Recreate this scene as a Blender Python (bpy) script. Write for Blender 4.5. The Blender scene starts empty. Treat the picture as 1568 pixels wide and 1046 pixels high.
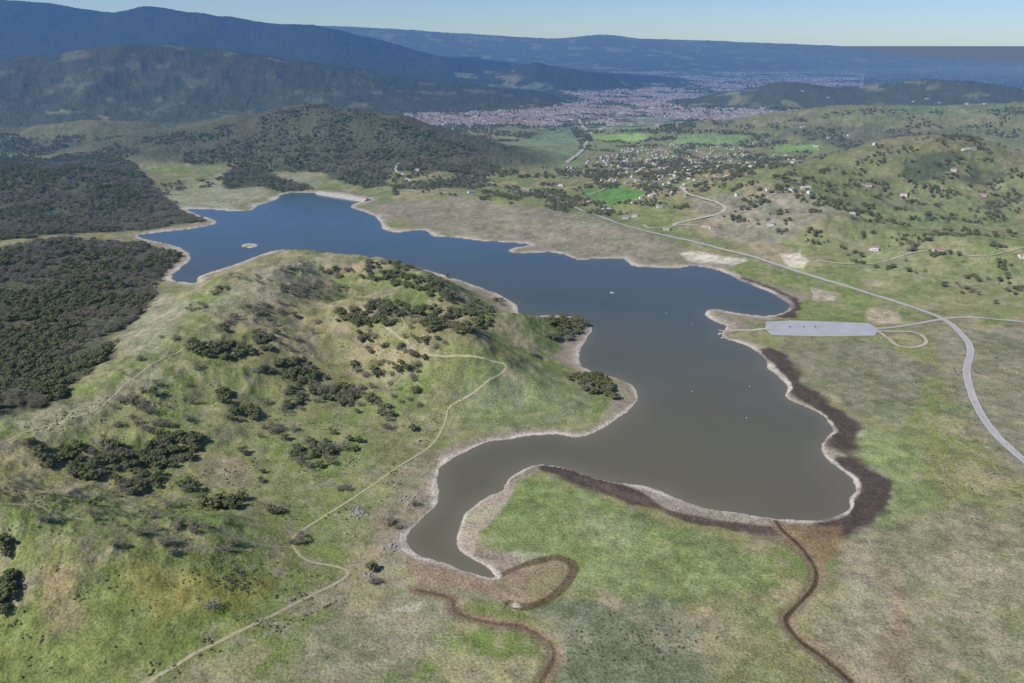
import bpy, math, random, numpy as np, time
from mathutils import Vector, Quaternion
T0=time.time()
random.seed(5); rs=np.random.RandomState(11)
# ------------------------------------------------------------------ survey camera
F=1568*28/36.0; PITCH=math.atan(455/F); CZ=500.0
cp,sp=math.cos(PITCH),math.sin(PITCH)
def raydir(u,v):
    u=np.asarray(u,float); v=np.asarray(v,float)
    q=(523-v)/F
    return (u-784)/F, cp+sp*q, -sp+cp*q
def at_dist(u,v,D):
    dx,dy,dz=raydir(u,v); t=D/dy
    return float(t*dx),float(D),float(CZ+t*dz)
def ground0(pts,z=0.0):
    a=np.array(pts,float); dx,dy,dz=raydir(a[:,0],a[:,1]); t=(z-CZ)/dz
    return np.stack([t*dx,t*dy],1)
# ------------------------------------------------------------------ noise
_tabs=[np.random.RandomState(100+i).rand(256,256).astype(np.float32)*2-1 for i in range(8)]
def vnoise(x,y,k=0):
    t=_tabs[k%8]; x0=np.floor(x); y0=np.floor(y); fx=(x-x0); fy=(y-y0)
    xi=x0.astype(np.int64)&255; yi=y0.astype(np.int64)&255; x1=(xi+1)&255; y1=(yi+1)&255
    fx=fx*fx*fx*(fx*(fx*6-15)+10); fy=fy*fy*fy*(fy*(fy*6-15)+10)
    return (t[xi,yi]*(1-fx)+t[x1,yi]*fx)*(1-fy)+(t[xi,y1]*(1-fx)+t[x1,y1]*fx)*fy
def fbm(x,y,o=4,k=0):
    s=0;a=1.0;tot=0
    for i in range(o):
        s=s+a*vnoise(x,y,k+i); tot+=a; a*=.5
        x,y=(x*0.8-y*0.6)*2.03+17.3,(x*0.6+y*0.8)*2.03-9.1
    return s/tot
def ridged(x,y,o=4,k=0):
    s=0;a=1.0;tot=0
    for i in range(o):
        s=s+a*(1-2*np.abs(vnoise(x,y,k+i))); tot+=a; a*=.5
        x,y=(x*0.8-y*0.6)*2.03+17.3,(x*0.6+y*0.8)*2.03-9.1
    return s/tot
def sst(a,b,x):
    t=np.clip((x-a)/(b-a),0,1); return t*t*(3-2*t)
def catmull(P,n,closed=False):
    P=np.asarray(P,float); N=len(P); out=[]
    rng=range(N) if closed else range(N-1)
    for i in rng:
        if closed: p0,p1,p2,p3=P[i-1],P[i],P[(i+1)%N],P[(i+2)%N]
        else: p0,p1,p2,p3=P[max(i-1,0)],P[i],P[i+1],P[min(i+2,N-1)]
        for j in range(n):
            t=j/n
            out.append(.5*((2*p1)+(-p0+p2)*t+(2*p0-5*p1+4*p2-p3)*t*t+(-p0+3*p1-3*p2+p3)*t**3))
    if not closed: out.append(P[-1])
    return np.array(out)
def poly_sdf(P,X,Y):
    P=P.astype(np.float32); d=np.full(X.shape,1e18,np.float32); ins=np.zeros(X.shape,bool)
    X=X.astype(np.float32);Y=Y.astype(np.float32)
    for i in range(len(P)):
        ax,ay=P[i-1]; bx,by=P[i]; ex,ey=bx-ax,by-ay
        wx=X-ax; wy=Y-ay
        t=np.clip((wx*ex+wy*ey)/(ex*ex+ey*ey+1e-9),0,1)
        d=np.minimum(d,(wx-ex*t)**2+(wy-ey*t)**2)
        if ay!=by:
            c=((ay>Y)!=(by>Y))&(X<ex*(Y-ay)/ey+ax); ins^=c
    d=np.sqrt(d); return np.where(ins,-d,d)
def line_dist(P,X,Y,Z=None,w=100):
    d=np.full(X.shape,1e18); zs=np.zeros(X.shape); ws=np.zeros(X.shape)+1e-30
    for i in range(len(P)-1):
        ax,ay=P[i][:2]; bx,by=P[i+1][:2]; ex,ey=bx-ax,by-ay; wx=X-ax; wy=Y-ay
        t=np.clip((wx*ex+wy*ey)/(ex*ex+ey*ey+1e-9),0,1)
        dd=(wx-ex*t)**2+(wy-ey*t)**2; d=np.minimum(d,dd)
        if Z is not None:
            k=1/(dd+(.12*w)**2)**3; zs+=k*(Z[i]+(Z[i+1]-Z[i])*t); ws+=k
    return (np.sqrt(d),zs/ws) if Z is not None else np.sqrt(d)
# ------------------------------------------------------------------ lake outline
shore=[(493,296),(530,300),(558,306),(543,312),(537,318),(560,325),(578,334),(583,345),(592,353),(612,356),(640,352),(655,354),(665,362),(700,364),(740,369),(790,372),(814,375),(790,379),(778,385),(800,388),(840,386),(865,390),(885,398),(920,396),(955,397),(968,407),(1010,410),(1040,411),(1062,407),(1090,412),(1115,420),(1140,432),(1175,446),(1200,460),(1208,470),(1200,479),(1170,484),(1130,480),(1100,474),(1082,475),(1080,483),(1098,493),(1112,500),(1104,509),(1112,519),(1140,528),(1163,540),(1175,552),(1172,562),(1185,572),(1200,585),(1206,600),(1208,611),(1230,620),(1255,632),(1266,645),(1274,662),(1262,680),(1259,696),(1280,715),(1305,735),(1313,750),(1300,765),(1293,782),(1270,795),(1240,798),(1200,797),(1172,794),(1140,787),(1100,780),(1050,768),(1020,755),(985,745),(940,738),(900,728),(870,718),(830,710),(800,718),(777,732),(766,750),(735,765),(712,785),(705,803),(697,825),(703,842),(728,860),(762,884),(735,881),(700,869),(645,853),(624,838),(620,820),(640,800),(665,775),(673,750),(672,725),(685,708),(715,692),(750,678),(790,670),(840,664),(880,671),(915,661),(948,641),(972,621),(977,606),(968,591),(945,579),(915,571),(890,562),(885,548),(893,529),(906,509),(897,494),(870,484),(830,484),(798,486),(790,468),(765,452),(735,440),(700,428),(640,410),(560,396),(480,388),(432,382),(400,390),(360,405),(322,417),(303,425),(302,433),(280,432),(262,427),(275,412),(290,397),(285,384),(255,374),(225,367),(208,361),(235,357),(290,351),(330,343),(328,337),(300,328),(285,320),(320,321),(355,323),(385,322),(397,314),(425,305),(432,298),(462,295)]
LK=catmull(ground0(shore),2,True)
ISL=ground0([(368,377),(373,374),(382,373),(392,374),(397,376),(392,379),(382,380),(372,379)])
lx0,ly0=LK.min(0)-650; lx1,ly1=LK.max(0)+650
def lake_sd(X,Y):
    sd=np.full(X.shape,650.0); m=(X>lx0)&(X<lx1)&(Y>ly0)&(Y<ly1)
    if m.any():
        x,y=X[m],Y[m]
        s=poly_sdf(LK,x,y); i=-poly_sdf(ISL,x,y)
        s=np.maximum(s,i)
        s=s+2.0*fbm(x/13,y/13,3,2)+3.2*vnoise(x/38,y/38,5)
        sd[m]=np.minimum(s,650)
    return sd
# ------------------------------------------------------------------ ridges
RIDGES=[
 ([(-400,-10,11000),(-150,-5,11000),(0,1,11000),(60,5,11000),(130,16,11000),(175,22,11000),(230,12,11000),(290,20,11000),(350,28,11000),(420,38,11000),(470,40,11000),(520,50,11300),(560,60,11500),(600,76,11800),(650,92,12000)],2300,1500,.42,1),
 ([(440,38,19000),(510,41,19000),(600,45,19000),(700,52,19500),(800,58,20000),(850,60,20000),(920,54,20000),(970,60,20500),(1050,62,21000),(1150,66,22000),(1250,70,23000)],3000,2500,.35,.9),
 ([(-300,100,6300),(0,92,6300),(80,86,6400),(150,75,6500),(200,68,6500),(260,72,6600),(330,78,6700),(400,86,6800),(450,94,6900),(520,102,7100),(600,117,7300),(640,126,7400)],1150,620,.5,1),
 ([(680,98,12500),(720,97,12500),(760,103,12500)],600,600,.3,.8),
 ([(790,104,9500),(820,97,9500),(860,106,9500),(900,112,9500)],500,500,.3,.8),
 ([(240,215,3900),(380,186,3900),(430,169,3900),(480,162,3900),(530,170,3850),(600,183,3800),(650,199,3700),(700,216,3600),(745,238,3500)],420,330,.45,.8),
 ([(-200,210,4300),(0,203,4300),(100,191,4300),(180,188,4300),(260,203,4200),(350,181,4300),(400,184,4200)],520,330,.4,.2),
 ([(-200,235,3000),(0,262,3000),(80,268,2900),(170,290,2750),(230,320,2550)],330,260,.4,.9),
 ([(-260,380,1900),(-100,385,1850),(0,392,1800),(90,420,1720)],300,220,.4,.9),
 ([(-200,640,900),(0,650,870),(160,598,985),(245,548,1090),(335,490,1230),(400,430,1480),(450,394,1740),(560,394,1700),(650,408,1600),(740,442,1460),(790,478,1345)],200,170,.36,0),
 ([(-200,780,640),(-60,770,660),(60,800,660),(200,830,650)],120,120,.3,0),
 ([(560,470,1330),(640,500,1240),(700,520,1180)],130,110,.4,0),
 ([(1180,268,2600),(1280,258,2700),(1340,235,2800),(1420,212,2900),(1480,216,2900),(1568,240,2800),(1700,250,2800)],430,300,.45,.1),
 ([(1120,190,4700),(1200,176,4700),(1300,163,4700),(1420,168,4600),(1568,160,4500),(1800,160,4500)],520,420,.4,.1),
 ([(1150,140,6800),(1200,128,6800),(1290,136,6700),(1350,130,6600),(1420,124,6500),(1490,128,6400),(1568,140,6300),(1800,140,6300)],600,450,.35,.5),
 ([(1000,280,2950),(1060,271,2900),(1130,272,2850),(1200,285,2600),(1260,330,2100)],220,180,.35,0),
 ([(600,292,2850),(700,296,2750),(790,312,2550),(900,338,2280),(980,362,2120)],170,140,.4,0),
 ([(1700,380,1750),(1568,385,1800),(1450,372,1900)],260,200,.4,0),
]
RD=[]
for pts,w,wl,am,fo in RIDGES:
    W=[at_dist(*p) for p in pts]; RD.append((np.array([q[:2] for q in W]),np.array([max(q[2],2) for q in W]),w,wl,am,fo))
creek=catmull(ground0([(1186,797),(1200,815),(1222,835),(1240,858),(1250,880),(1243,905),(1215,935),(1203,955),(1225,985),(1260,1010),(1300,1046),(1330,1080)]),5)
loop=catmull(ground0([(762,884),(800,868),(850,856),(878,868),(870,893),(842,918),(805,932),(780,926)]),4)
loop2=catmull(ground0([(640,905),(690,918),(700,940),(750,955),(800,962),(840,985),(848,1010),(830,1046),(820,1080)]),4)
lot_px=[(1174,493),(1215,491),(1330,495),(1345,505),(1338,514),(1255,515),(1182,513),(1172,503)]
LOT=ground0(lot_px,5.0)
def Hfull(X,Y):
    sd=lake_sd(X,Y); m=sst(4,190,sd); m2=sst(0,60,sd)
    acc=np.zeros(X.shape); fw=np.zeros(X.shape); ft=np.zeros(X.shape)+1e-6
    for i,(P,Z,w,wl,am,fo) in enumerate(RD):
        x0,y0=P.min(0)-3*w; x1,y1=P.max(0)+3*w
        k=(X>x0)&(X<x1)&(Y>y0)&(Y<y1)
        if not k.any(): continue
        x,y=X[k],Y[k]
        d,z=line_dist(P,x,y,Z,w)
        r=ridged(x/wl,y/wl,5,i)
        dn=d/w
        h=z*np.exp(-dn**2)*(1-am*(1-r)*.55*sst(0.05,.9,dn)) + z*am*.12*fbm(x/wl*3,y/wl*3,4,i+3)*np.exp(-dn)*sst(0,.3,dn)
        h=np.maximum(h,0); acc[k]+=h**3; fw[k]+=h*fo; ft[k]+=h
    hill=np.cbrt(acc); rough=np.clip(hill/45,.10,1)
    base=np.where(sd<0,np.maximum(sd*.05,-9)-.05,1.6*(1-np.exp(-np.maximum(sd,0)/12))+.012*np.minimum(np.maximum(sd,0),600))
    z=base+hill*m+m2*rough*(12*fbm(X/170,Y/170,4,1)+7.5*ridged(X/85,Y/85,4,4)*sst(30,120,sd)+2.0*ridged(X/24,Y/24,3,6)*sst(20,60,sd))+.35*m2*fbm(X/14,Y/14,3,6)
    near=(Y<2500)
    cd=line_dist(creek,X[near],Y[near]); l1=line_dist(loop,X[near],Y[near]); l2=line_dist(loop2,X[near],Y[near])
    zz=z[near]; zz=zz-2.2*np.exp(-(cd/7)**2)*(zz>.3)-1.0*np.exp(-(l1/9)**2)-1.2*np.exp(-(l2/6)**2)
    s=sd[near]; zz=np.where(s>0,np.maximum(zz,.02*np.minimum(s,10)+.02),zz)
    ls=poly_sdf(LOT,X[near],Y[near]); f=1-sst(2,25,ls); zz=zz*(1-f)+5*f
    z[near]=zz
    z=np.where(sd>0,np.maximum(z,.15*np.minimum(sd,6)),z)
    return z,sd,hill,fw/ft,cd,l1,l2,near
# ------------------------------------------------------------------ fan grid
rows=[335.0]
while rows[-1]<240000:
    D=rows[-1]; rows.append(D+min(D*D/500/813*1.25+.25,(.0062 if D<26000 else .03)*D))
RW=np.array(rows); NC=1150; S=np.linspace(-1,1,NC); NR=len(RW)
HW=250+.72*RW
GX=HW[:,None]*S[None,:]; GY=np.repeat(RW[:,None],NC,1)
X=GX.ravel(); Y=GY.ravel()
Z,SD,HILL,FW,CD,L1,L2,NEAR=Hfull(X,Y)
GZ=Z.reshape(NR,NC)
def Hg(x,y):
    x=np.asarray(x,float);y=np.asarray(y,float)
    i=np.clip(np.searchsorted(RW,y)-1,0,NR-2); fy=np.clip((y-RW[i])/(RW[i+1]-RW[i]),0,1)
    s=x/(250+.72*y); c=np.clip((s+1)*.5*(NC-1),0,NC-1.001); j=c.astype(int); fx=c-j
    return (GZ[i,j]*(1-fx)+GZ[i,j+1]*fx)*(1-fy)+(GZ[i+1,j]*(1-fx)+GZ[i+1,j+1]*fx)*fy
_D=np.geomspace(350,30000,900)
def cast(pts):
    a=np.array(pts,float).reshape(-1,2); out=[]
    for k in range(0,len(a),500):
        dx,dy,dz=raydir(a[k:k+500,0],a[k:k+500,1])
        t=_D[None,:]/dy[:,None]; xx=t*dx[:,None]; yy=np.repeat(_D[None,:],len(dx),0); zz=CZ+t*dz[:,None]
        g=zz-Hg(xx,yy); below=g<0; idx=np.where(below.any(1),below.argmax(1),len(_D)-1); idx=np.maximum(idx,1)
        r=np.arange(len(dx)); g0=g[r,idx-1]; g1=g[r,idx]; f=np.clip(g0/(g0-g1+1e-9),0,1)
        D=_D[idx-1]+(_D[idx]-_D[idx-1])*f; t=D/dy
        x=t*dx; out.append(np.stack([x,D,Hg(x,D)],1))
    return np.concatenate(out)
# ------------------------------------------------------------------ ground colours
def arr(c): return np.array(c,float)
def mix(C,c,f): return C*(1-f[:,None])+arr(c)*f[:,None]
na=fbm(X/190,Y/190,4,0); nb=fbm(X/48,Y/48,4,2); nc=fbm(X/11,Y/11,3,4); nd=fbm(X/330+9,Y/330,3,6)
C=np.tile(arr((.175,.165,.075)),(len(X),1))
C=mix(C,(.130,.155,.054),sst(-.2,.2,na)); C=mix(C,(.26,.215,.135),sst(-.02,.3,nb)*.75); C=mix(C,(.138,.175,.055),sst(.05,.35,nd)*.5); C=mix(C,(.10,.10,.06),sst(.12,.4,fbm(X/28,Y/28,4,7))*.5)
C=mix(C,(.23,.20,.15),sst(.1,.5,nc)*.5)
PAINT=[
 ([(1300,800),(1568,760),(1640,1060),(1270,1060),(1235,950),(1290,860)],(.20,.18,.12),30,.7),
 ([(1290,830),(1330,820),(1350,1060),(1290,1060)],(.26,.215,.16),14,.6),
 ([(1350,870),(1375,865),(1400,1060),(1370,1060)],(.23,.165,.12),9,.5),
 ([(790,740),(900,748),(1000,800),(1180,850),(1200,900),(1000,930),(870,900),(800,850),(730,835),(725,800)],(.13,.175,.065),14,.7),
 ([(890,785),(950,795),(1000,825),(970,845),(900,832)],(.25,.26,.16),22,.35),
 ([(760,845),(800,845),(860,852),(800,862)],(.30,.30,.20),6,.6),
 ([(820,930),(1000,915),(1090,950),(1080,1060),(860,1060)],(.12,.13,.09),22,.75),
 ([(1090,900),(1200,920),(1200,1060),(1100,1060)],(.165,.165,.085),20,.6),
 ([(60,890),(230,850),(420,885),(330,950),(200,1060),(-40,1060),(-40,960)],(.122,.15,.045),22,.7),
 ([(60,870),(120,860),(130,960),(70,980)],(.26,.20,.11),10,.6),
 ([(200,880),(420,890),(380,930),(240,940)],(.22,.18,.06),14,.5),
 ([(300,690),(370,700),(400,740),(330,750),(290,720)],(.21,.17,.11),14,.6),
 ([(600,720),(680,685),(668,750),(615,810),(610,870),(640,905),(560,900),(570,800)],(.20,.165,.125),12,.75),
 ([(480,960),(600,910),(700,900),(690,990),(560,1050),(430,1060)],(.19,.175,.12),18,.6),
 ([(590,938),(620,925),(650,920),(640,937)],(.36,.35,.25),8,.6),
 ([(1200,525),(1330,518),(1420,560),(1380,660),(1290,620),(1215,580)],(.165,.15,.115),20,.7),
 ([(1310,640),(1400,680),(1420,780),(1350,800),(1290,730)],(.165,.20,.085),20,.7),
 ([(1420,500),(1568,500),(1640,800),(1480,650)],(.18,.165,.13),20,.6),
 ([(1295,640),(1330,660),(1310,680)],(.36,.35,.25),8,.6),([(1270,690),(1300,695),(1315,720),(1290,715)],(.42,.42,.30),8,.7),
 ([(1290,450),(1320,460),(1310,475),(1285,465)],(.16,.20,.06),8,.7),
 ([(680,205),(870,190),(905,225),(870,262),(760,250)],(.15,.19,.10),60,.8),
 ([(905,206),(1000,205),(985,217),(905,215)],(.22,.31,.09),25,.95),
 ([(880,193),(1010,190),(1010,198),(890,201)],(.19,.26,.10),25,.9),
 ([(892,290),(965,288),(992,299),(935,314),(895,306)],(.085,.18,.045),12,.9),
 ([(940,177),(1050,181),(1045,190),(930,186)],(.42,.44,.36),25,.7),
 ([(1185,222),(1258,221),(1255,231),(1190,233)],(.17,.25,.08),25,.9),
 ([(1040,205),(1150,208),(1120,222),(1030,220)],(.18,.25,.10),25,.8),
 ([(560,312),(700,300),(900,330),(1050,380),(1040,405),(860,388),(640,352)],(.20,.175,.135),40,.8),
 ([(245,303),(330,272),(400,285),(412,300),(350,318),(280,319)],(.24,.23,.15),30,.9),
 ([(100,190),(250,205),(330,225),(220,250),(100,235),(20,215)],(.17,.20,.09),60,.8),
 ([(250,205),(390,190),(400,235),(300,250)],(.18,.18,.11),50,.7),
 ([(400,270),(470,262),(500,285),(430,292)],(.21,.20,.14),30,.7),
 ([(1110,340),(1300,300),(1568,255),(1640,480),(1420,470),(1250,400)],(.17,.185,.09),60,.6),
 ([(1050,300),(1200,290),(1300,330),(1180,380),(1080,360)],(.21,.185,.15),40,.65),
 ([(1380,250),(1430,228),(1470,242),(1440,275),(1390,274)],(.065,.08,.045),20,.9),
 ([(1490,255),(1550,265),(1510,287),(1470,277)],(.07,.085,.045),20,.8),
 ([(1180,205),(1300,190),(1480,205),(1440,215),(1280,225)],(.095,.09,.065),60,.6),
 ([(1300,150),(1568,150),(1568,175),(1350,180)],(.13,.17,.08),90,.6),
 ([(1192,390),(1225,385),(1240,400),(1232,413),(1205,408)],(.44,.39,.30),7,.9),
 ([(1040,386),(1070,384),(1110,393),(1145,398),(1120,406),(1085,405),(1055,400)],(.42,.38,.31),8,.9),
 ([(1240,440),(1285,450),(1280,462),(1245,460)],(.34,.29,.23),9,.8),
 ([(1320,425),(1360,432),(1345,442),(1325,438)],(.30,.25,.18),9,.7),
 ([(1330,470),(1375,478),(1385,495),(1340,497),(1325,485)],(.32,.26,.19),8,.9),
 ([(700,600),(800,562),(880,580),(905,640),(780,662),(700,650)],(.155,.175,.10),25,.6),
 ([(560,660),(680,590),(700,640),(650,700),(580,720)],(.175,.155,.10),25,.5),
 ([(310,470),(440,390),(520,395),(430,460),(330,500)],(.19,.18,.13),20,.6),
 ([(0,640),(170,600),(260,550),(220,600),(60,680)],(.25,.23,.16),20,.55),
 ([(175,500),(235,440),(300,470),(250,540),(190,545)],(.22,.205,.15),20,.7),
]
for pp,col,fe,st in PAINT:
    w=cast(pp)[:,:2]; x0,y0=w.min(0)-fe*2; x1,y1=w.max(0)+fe*2
    k=np.where((X>x0)&(X<x1)&(Y>y0)&(Y<y1))[0]
    if len(k)==0: continue
    s=poly_sdf(w,X[k],Y[k])+fe*1.2*nb[k]+fe*.5*nc[k]
    f=(1-sst(-fe*.5,fe*.5,s))*st
    C[k]=C[k]*(1-f[:,None])+arr(col)*(f*1)[:,None]*(1+.35*nc[k]+.3*nb[k])[:,None]
# darker tone along drainage lines on the hills
gl=ridged(X/85,Y/85,4,4); C=mix(C,(.10,.105,.055),(1-sst(-.55,-.1,gl))*.4*np.clip(HILL/30,0,1)*(Y<3500))
# exposed mud / shoreline
sv_=fbm(X/55,Y/55,3,3)
w1=np.maximum((4.5+8*sv_+2*nc),1.3)+.0075*np.maximum(Y-950,0)*np.clip(.8+sv_,.3,1.6); w2=w1+9+34*np.clip(fbm(X/85,Y/85,2,1)+.3,0,1)
C=mix(C,(.205,.17,.135),(1-sst(w2*.75,w2*1.3,SD+2*nc))*.85)
C=mix(C,(.29,.245,.20),(1-sst(w1*1.3,w1*2.2,SD+1.5*nc))*.7)
darkp=[ground0([(1125,425),(1165,440),(1200,455),(1218,470),(1205,484)]),ground0([(1180,540),(1195,565),(1215,590),(1240,612),(1270,632),(1290,655),(1285,680)]),ground0([(1300,720),(1335,740),(1345,760),(1310,790),(1280,805)]),ground0([(840,718),(930,745),(1000,772),(1060,792),(1120,805),(1180,815)])]
for q,dp in enumerate(darkp):
    d=line_dist(dp,X,Y)*(SD<200)+(SD>=200)*999; wd=[18,19,24,15][q]*(1+.9*nb)
    C=mix(C,(.05,.036,.034),(1-sst(wd*.7,wd*1.3,d+2*nc))*.92)
d=line_dist(ground0([(890,735),(980,768),(1050,792),(1130,805),(1200,830)]),X,Y)
C=mix(C,(.11,.08,.065),(1-sst(5,14,d+6*nb))*.5)
mud=ground0([(960,742),(1040,765),(1130,785),(1190,797),(1185,806),(1110,800),(1030,785)]); s=poly_sdf(mud,X,Y)+4*nb; C=mix(C,(.26,.22,.18),(1-sst(-2,4,s))*.8)
mud=ground0([(1190,803),(1290,806),(1288,850),(1258,868),(1215,840)]); s=poly_sdf(mud,X,Y)+8*nb; C=mix(C,(.15,.105,.055),(1-sst(-4,5,s))*.8)
mud=ground0([(675,828),(700,805),(712,785),(740,763),(775,745),(785,752),(765,790),(735,815),(725,850),(705,850)]); s=poly_sdf(mud,X,Y)+5*nb; C=mix(C,(.30,.245,.19),(1-sst(-3,4,s))*.85)
mud=ground0([(755,885),(800,866),(850,855),(878,866),(872,893),(842,918),(800,932),(780,920),(720,905),(650,900),(620,875),(615,850),(640,858),(720,884)]); s=poly_sdf(mud,X,Y)+5*nb+3*nc; C=mix(C,(.215,.16,.11),(1-sst(-3,4,s))*.85)
CDf=np.full(len(X),999.); CDf[NEAR]=CD; L1f=np.full(len(X),999.); L1f[NEAR]=L1; L2f=np.full(len(X),999.); L2f[NEAR]=L2
C=mix(C,(.08,.058,.036),(1-sst(3,6,L1f+3*nb))*.85); C=mix(C,(.17,.12,.08),(1-sst(4,11,L2f+4*nb))*.85); C=mix(C,(.07,.05,.035),(1-sst(1,3,L2f+2*nb))*.7)
mp=ground0([(790,930)])[0]; C=mix(C,(.42,.36,.30),(1-sst(2,5,np.hypot((X-mp[0])*.5,Y-mp[1])+3*nc))*.8)
C=mix(C,(.17,.125,.085),(1-sst(5,11,CDf+4*nb))*.85); C=mix(C,(.045,.035,.022),(1-sst(1.2,3.2,CDf+.8*nc))*.9)
C=mix(C,(.40,.355,.30),(1-sst(w1*.7,w1*1.15,SD+1.5*nc))*np.clip(.75+.9*fbm(X/33,Y/33,3,6),.25,.95))
C=mix(C,(.12,.105,.085),(1-sst(-.5,.8,SD)))
C=C*1.27
# forests, town
fn=fbm(X/260,Y/260,4,5); FO=np.clip(FW*1.5,0,1)*sst(15,50,HILL)*sst(20,60,SD)
FO=FO*(1-sst(.18,.34,fn)*.85*(FW<.97)-sst(.33,.46,fbm(X/170,Y/170,4,2))*.5*(FW>=.97)*(Y<9000)); FO=np.clip(FO,0,1)*(Y>2300)
lefthill=sst(-.1,.25,fn)*((HILL>25)&(Y>2400)&(X<-300)&(Y<4800)); FO=np.maximum(FO,lefthill*.7)
FOREST_POLYS={
 'a':[(-60,400),(0,385),(100,365),(225,375),(278,395),(238,430),(225,470),(165,515),(175,545),(70,622),(0,635),(-60,650)],
 'b':[(-60,235),(60,245),(130,232),(200,248),(240,290),(290,325),(326,337),(240,351),(130,356),(0,370),(-60,380)],
 'c':[(395,182),(480,163),(560,173),(640,196),(720,226),(765,256),(740,272),(640,262),(600,262),(590,285),(560,288),(480,262),(420,262),(405,225)],
 'd':[(400,285),(350,290),(340,268),(370,250),(410,255),(430,275),(470,285),(480,290),(430,294)],
 'e':[(590,285),(740,268),(760,285),(640,292)]}
FP={k:cast(v)[:,:2] for k,v in FOREST_POLYS.items()}
for kk,w in FP.items():
    x0,y0=w.min(0)-60; x1,y1=w.max(0)+60; k=np.where((X>x0)&(X<x1)&(Y>y0)&(Y<y1))[0]
    if len(k): FO[k]=np.maximum(FO[k],(1-sst(-12,12,poly_sdf(w,X[k],Y[k])+20*nb[k]))*(.85 if kk!='e' else .5)*(SD[k]>20))
C=mix(C,(.11,.11,.075),FO*.85)
URB=sst(4300,5600,Y+500*na)*(1-sst(20,60,HILL))*sst(-2500,-1200,X+.02*Y)
URB=np.clip(URB*(1-sst(.1,.3,nd)*.35),0,1)*np.clip(1-sst(9000,20000,Y)*.2,0,1)
URB*=(Y>4000)
C=mix(C,(.10,.13,.07),URB*.5)
# ------------------------------------------------------------------ material helpers
def painted_haze(nt,shader,out):
    # painted aerial perspective: blue emission mixed into every material by distance from origin
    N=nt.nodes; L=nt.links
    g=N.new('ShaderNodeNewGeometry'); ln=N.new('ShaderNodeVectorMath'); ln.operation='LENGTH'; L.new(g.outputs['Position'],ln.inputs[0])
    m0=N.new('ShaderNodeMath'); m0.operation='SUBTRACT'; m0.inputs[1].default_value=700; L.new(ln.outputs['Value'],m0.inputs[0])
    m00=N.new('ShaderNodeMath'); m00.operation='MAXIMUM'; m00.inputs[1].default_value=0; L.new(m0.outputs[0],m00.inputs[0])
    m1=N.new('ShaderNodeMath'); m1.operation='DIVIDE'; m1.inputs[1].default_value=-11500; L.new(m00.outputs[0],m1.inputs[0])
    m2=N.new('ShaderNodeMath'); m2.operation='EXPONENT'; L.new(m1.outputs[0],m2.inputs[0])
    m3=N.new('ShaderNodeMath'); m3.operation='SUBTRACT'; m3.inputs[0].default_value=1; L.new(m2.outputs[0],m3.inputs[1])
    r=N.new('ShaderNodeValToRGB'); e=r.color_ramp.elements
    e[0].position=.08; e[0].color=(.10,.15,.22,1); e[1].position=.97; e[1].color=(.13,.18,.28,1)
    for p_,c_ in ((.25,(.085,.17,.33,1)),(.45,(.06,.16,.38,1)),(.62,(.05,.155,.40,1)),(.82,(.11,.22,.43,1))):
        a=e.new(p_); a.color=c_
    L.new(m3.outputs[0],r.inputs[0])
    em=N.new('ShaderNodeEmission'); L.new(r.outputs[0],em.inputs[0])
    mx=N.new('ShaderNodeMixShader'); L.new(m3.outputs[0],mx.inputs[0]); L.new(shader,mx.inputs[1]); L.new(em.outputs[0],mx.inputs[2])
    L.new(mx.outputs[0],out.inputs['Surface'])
def newmat(name):
    m=bpy.data.materials.new(name); m.use_nodes=True; nt=m.node_tree; nt.nodes.clear()
    out=nt.nodes.new('ShaderNodeOutputMaterial'); b=nt.nodes.new('ShaderNodeBsdfPrincipled')
    b.inputs['Specular IOR Level'].default_value=.2; b.inputs['Roughness'].default_value=.85
    painted_haze(nt,b.outputs[0],out)
    try: m.cycles.emission_sampling='NONE'
    except Exception as ex: print(ex)
    return m,nt,b
def pos(nt): return nt.nodes.new('ShaderNodeNewGeometry').outputs['Position']
def noise(nt,vec,scale,detail=3,rough=.55):
    n=nt.nodes.new('ShaderNodeTexNoise'); n.inputs['Scale'].default_value=scale; n.inputs['Detail'].default_value=detail; n.inputs['Roughness'].default_value=rough
    nt.links.new(vec,n.inputs['Vector']); return n.outputs['Fac']
def mrange(nt,s,a,b,c,d):
    n=nt.nodes.new('ShaderNodeMapRange'); n.inputs[1].default_value=a;n.inputs[2].default_value=b;n.inputs[3].default_value=c;n.inputs[4].default_value=d
    nt.links.new(s,n.inputs[0]); return n.outputs[0]
def mixc(nt,f,a,b,mode='MIX'):
    n=nt.nodes.new('ShaderNodeMix'); n.data_type='RGBA'; n.blend_type=mode
    for sck,v in ((n.inputs[0],f),(n.inputs[6],a),(n.inputs[7],b)):
        if isinstance(v,(int,float)): sck.default_value=v
        elif isinstance(v,tuple): sck.default_value=v+(1,) if len(v)==3 else v
        else: nt.links.new(v,sck)
    return n.outputs[2]
def math2(nt,op,a,b):
    n=nt.nodes.new('ShaderNodeMath'); n.operation=op
    for i,v in enumerate((a,b)):
        if isinstance(v,(int,float)): n.inputs[i].default_value=v
        else: nt.links.new(v,n.inputs[i])
    return n.outputs[0]
def simple(name,c,scale=.5,var=.25,rough=.85,c2=None):
    m,nt,b=newmat(name); n=noise(nt,pos(nt),scale,2)
    f=mrange(nt,n,.3,.7,0,1); c2=c2 or tuple(x*(1-var) for x in c)
    nt.links.new(mixc(nt,f,c,c2),b.inputs['Base Color']); b.inputs['Roughness'].default_value=rough
    return m
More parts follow.
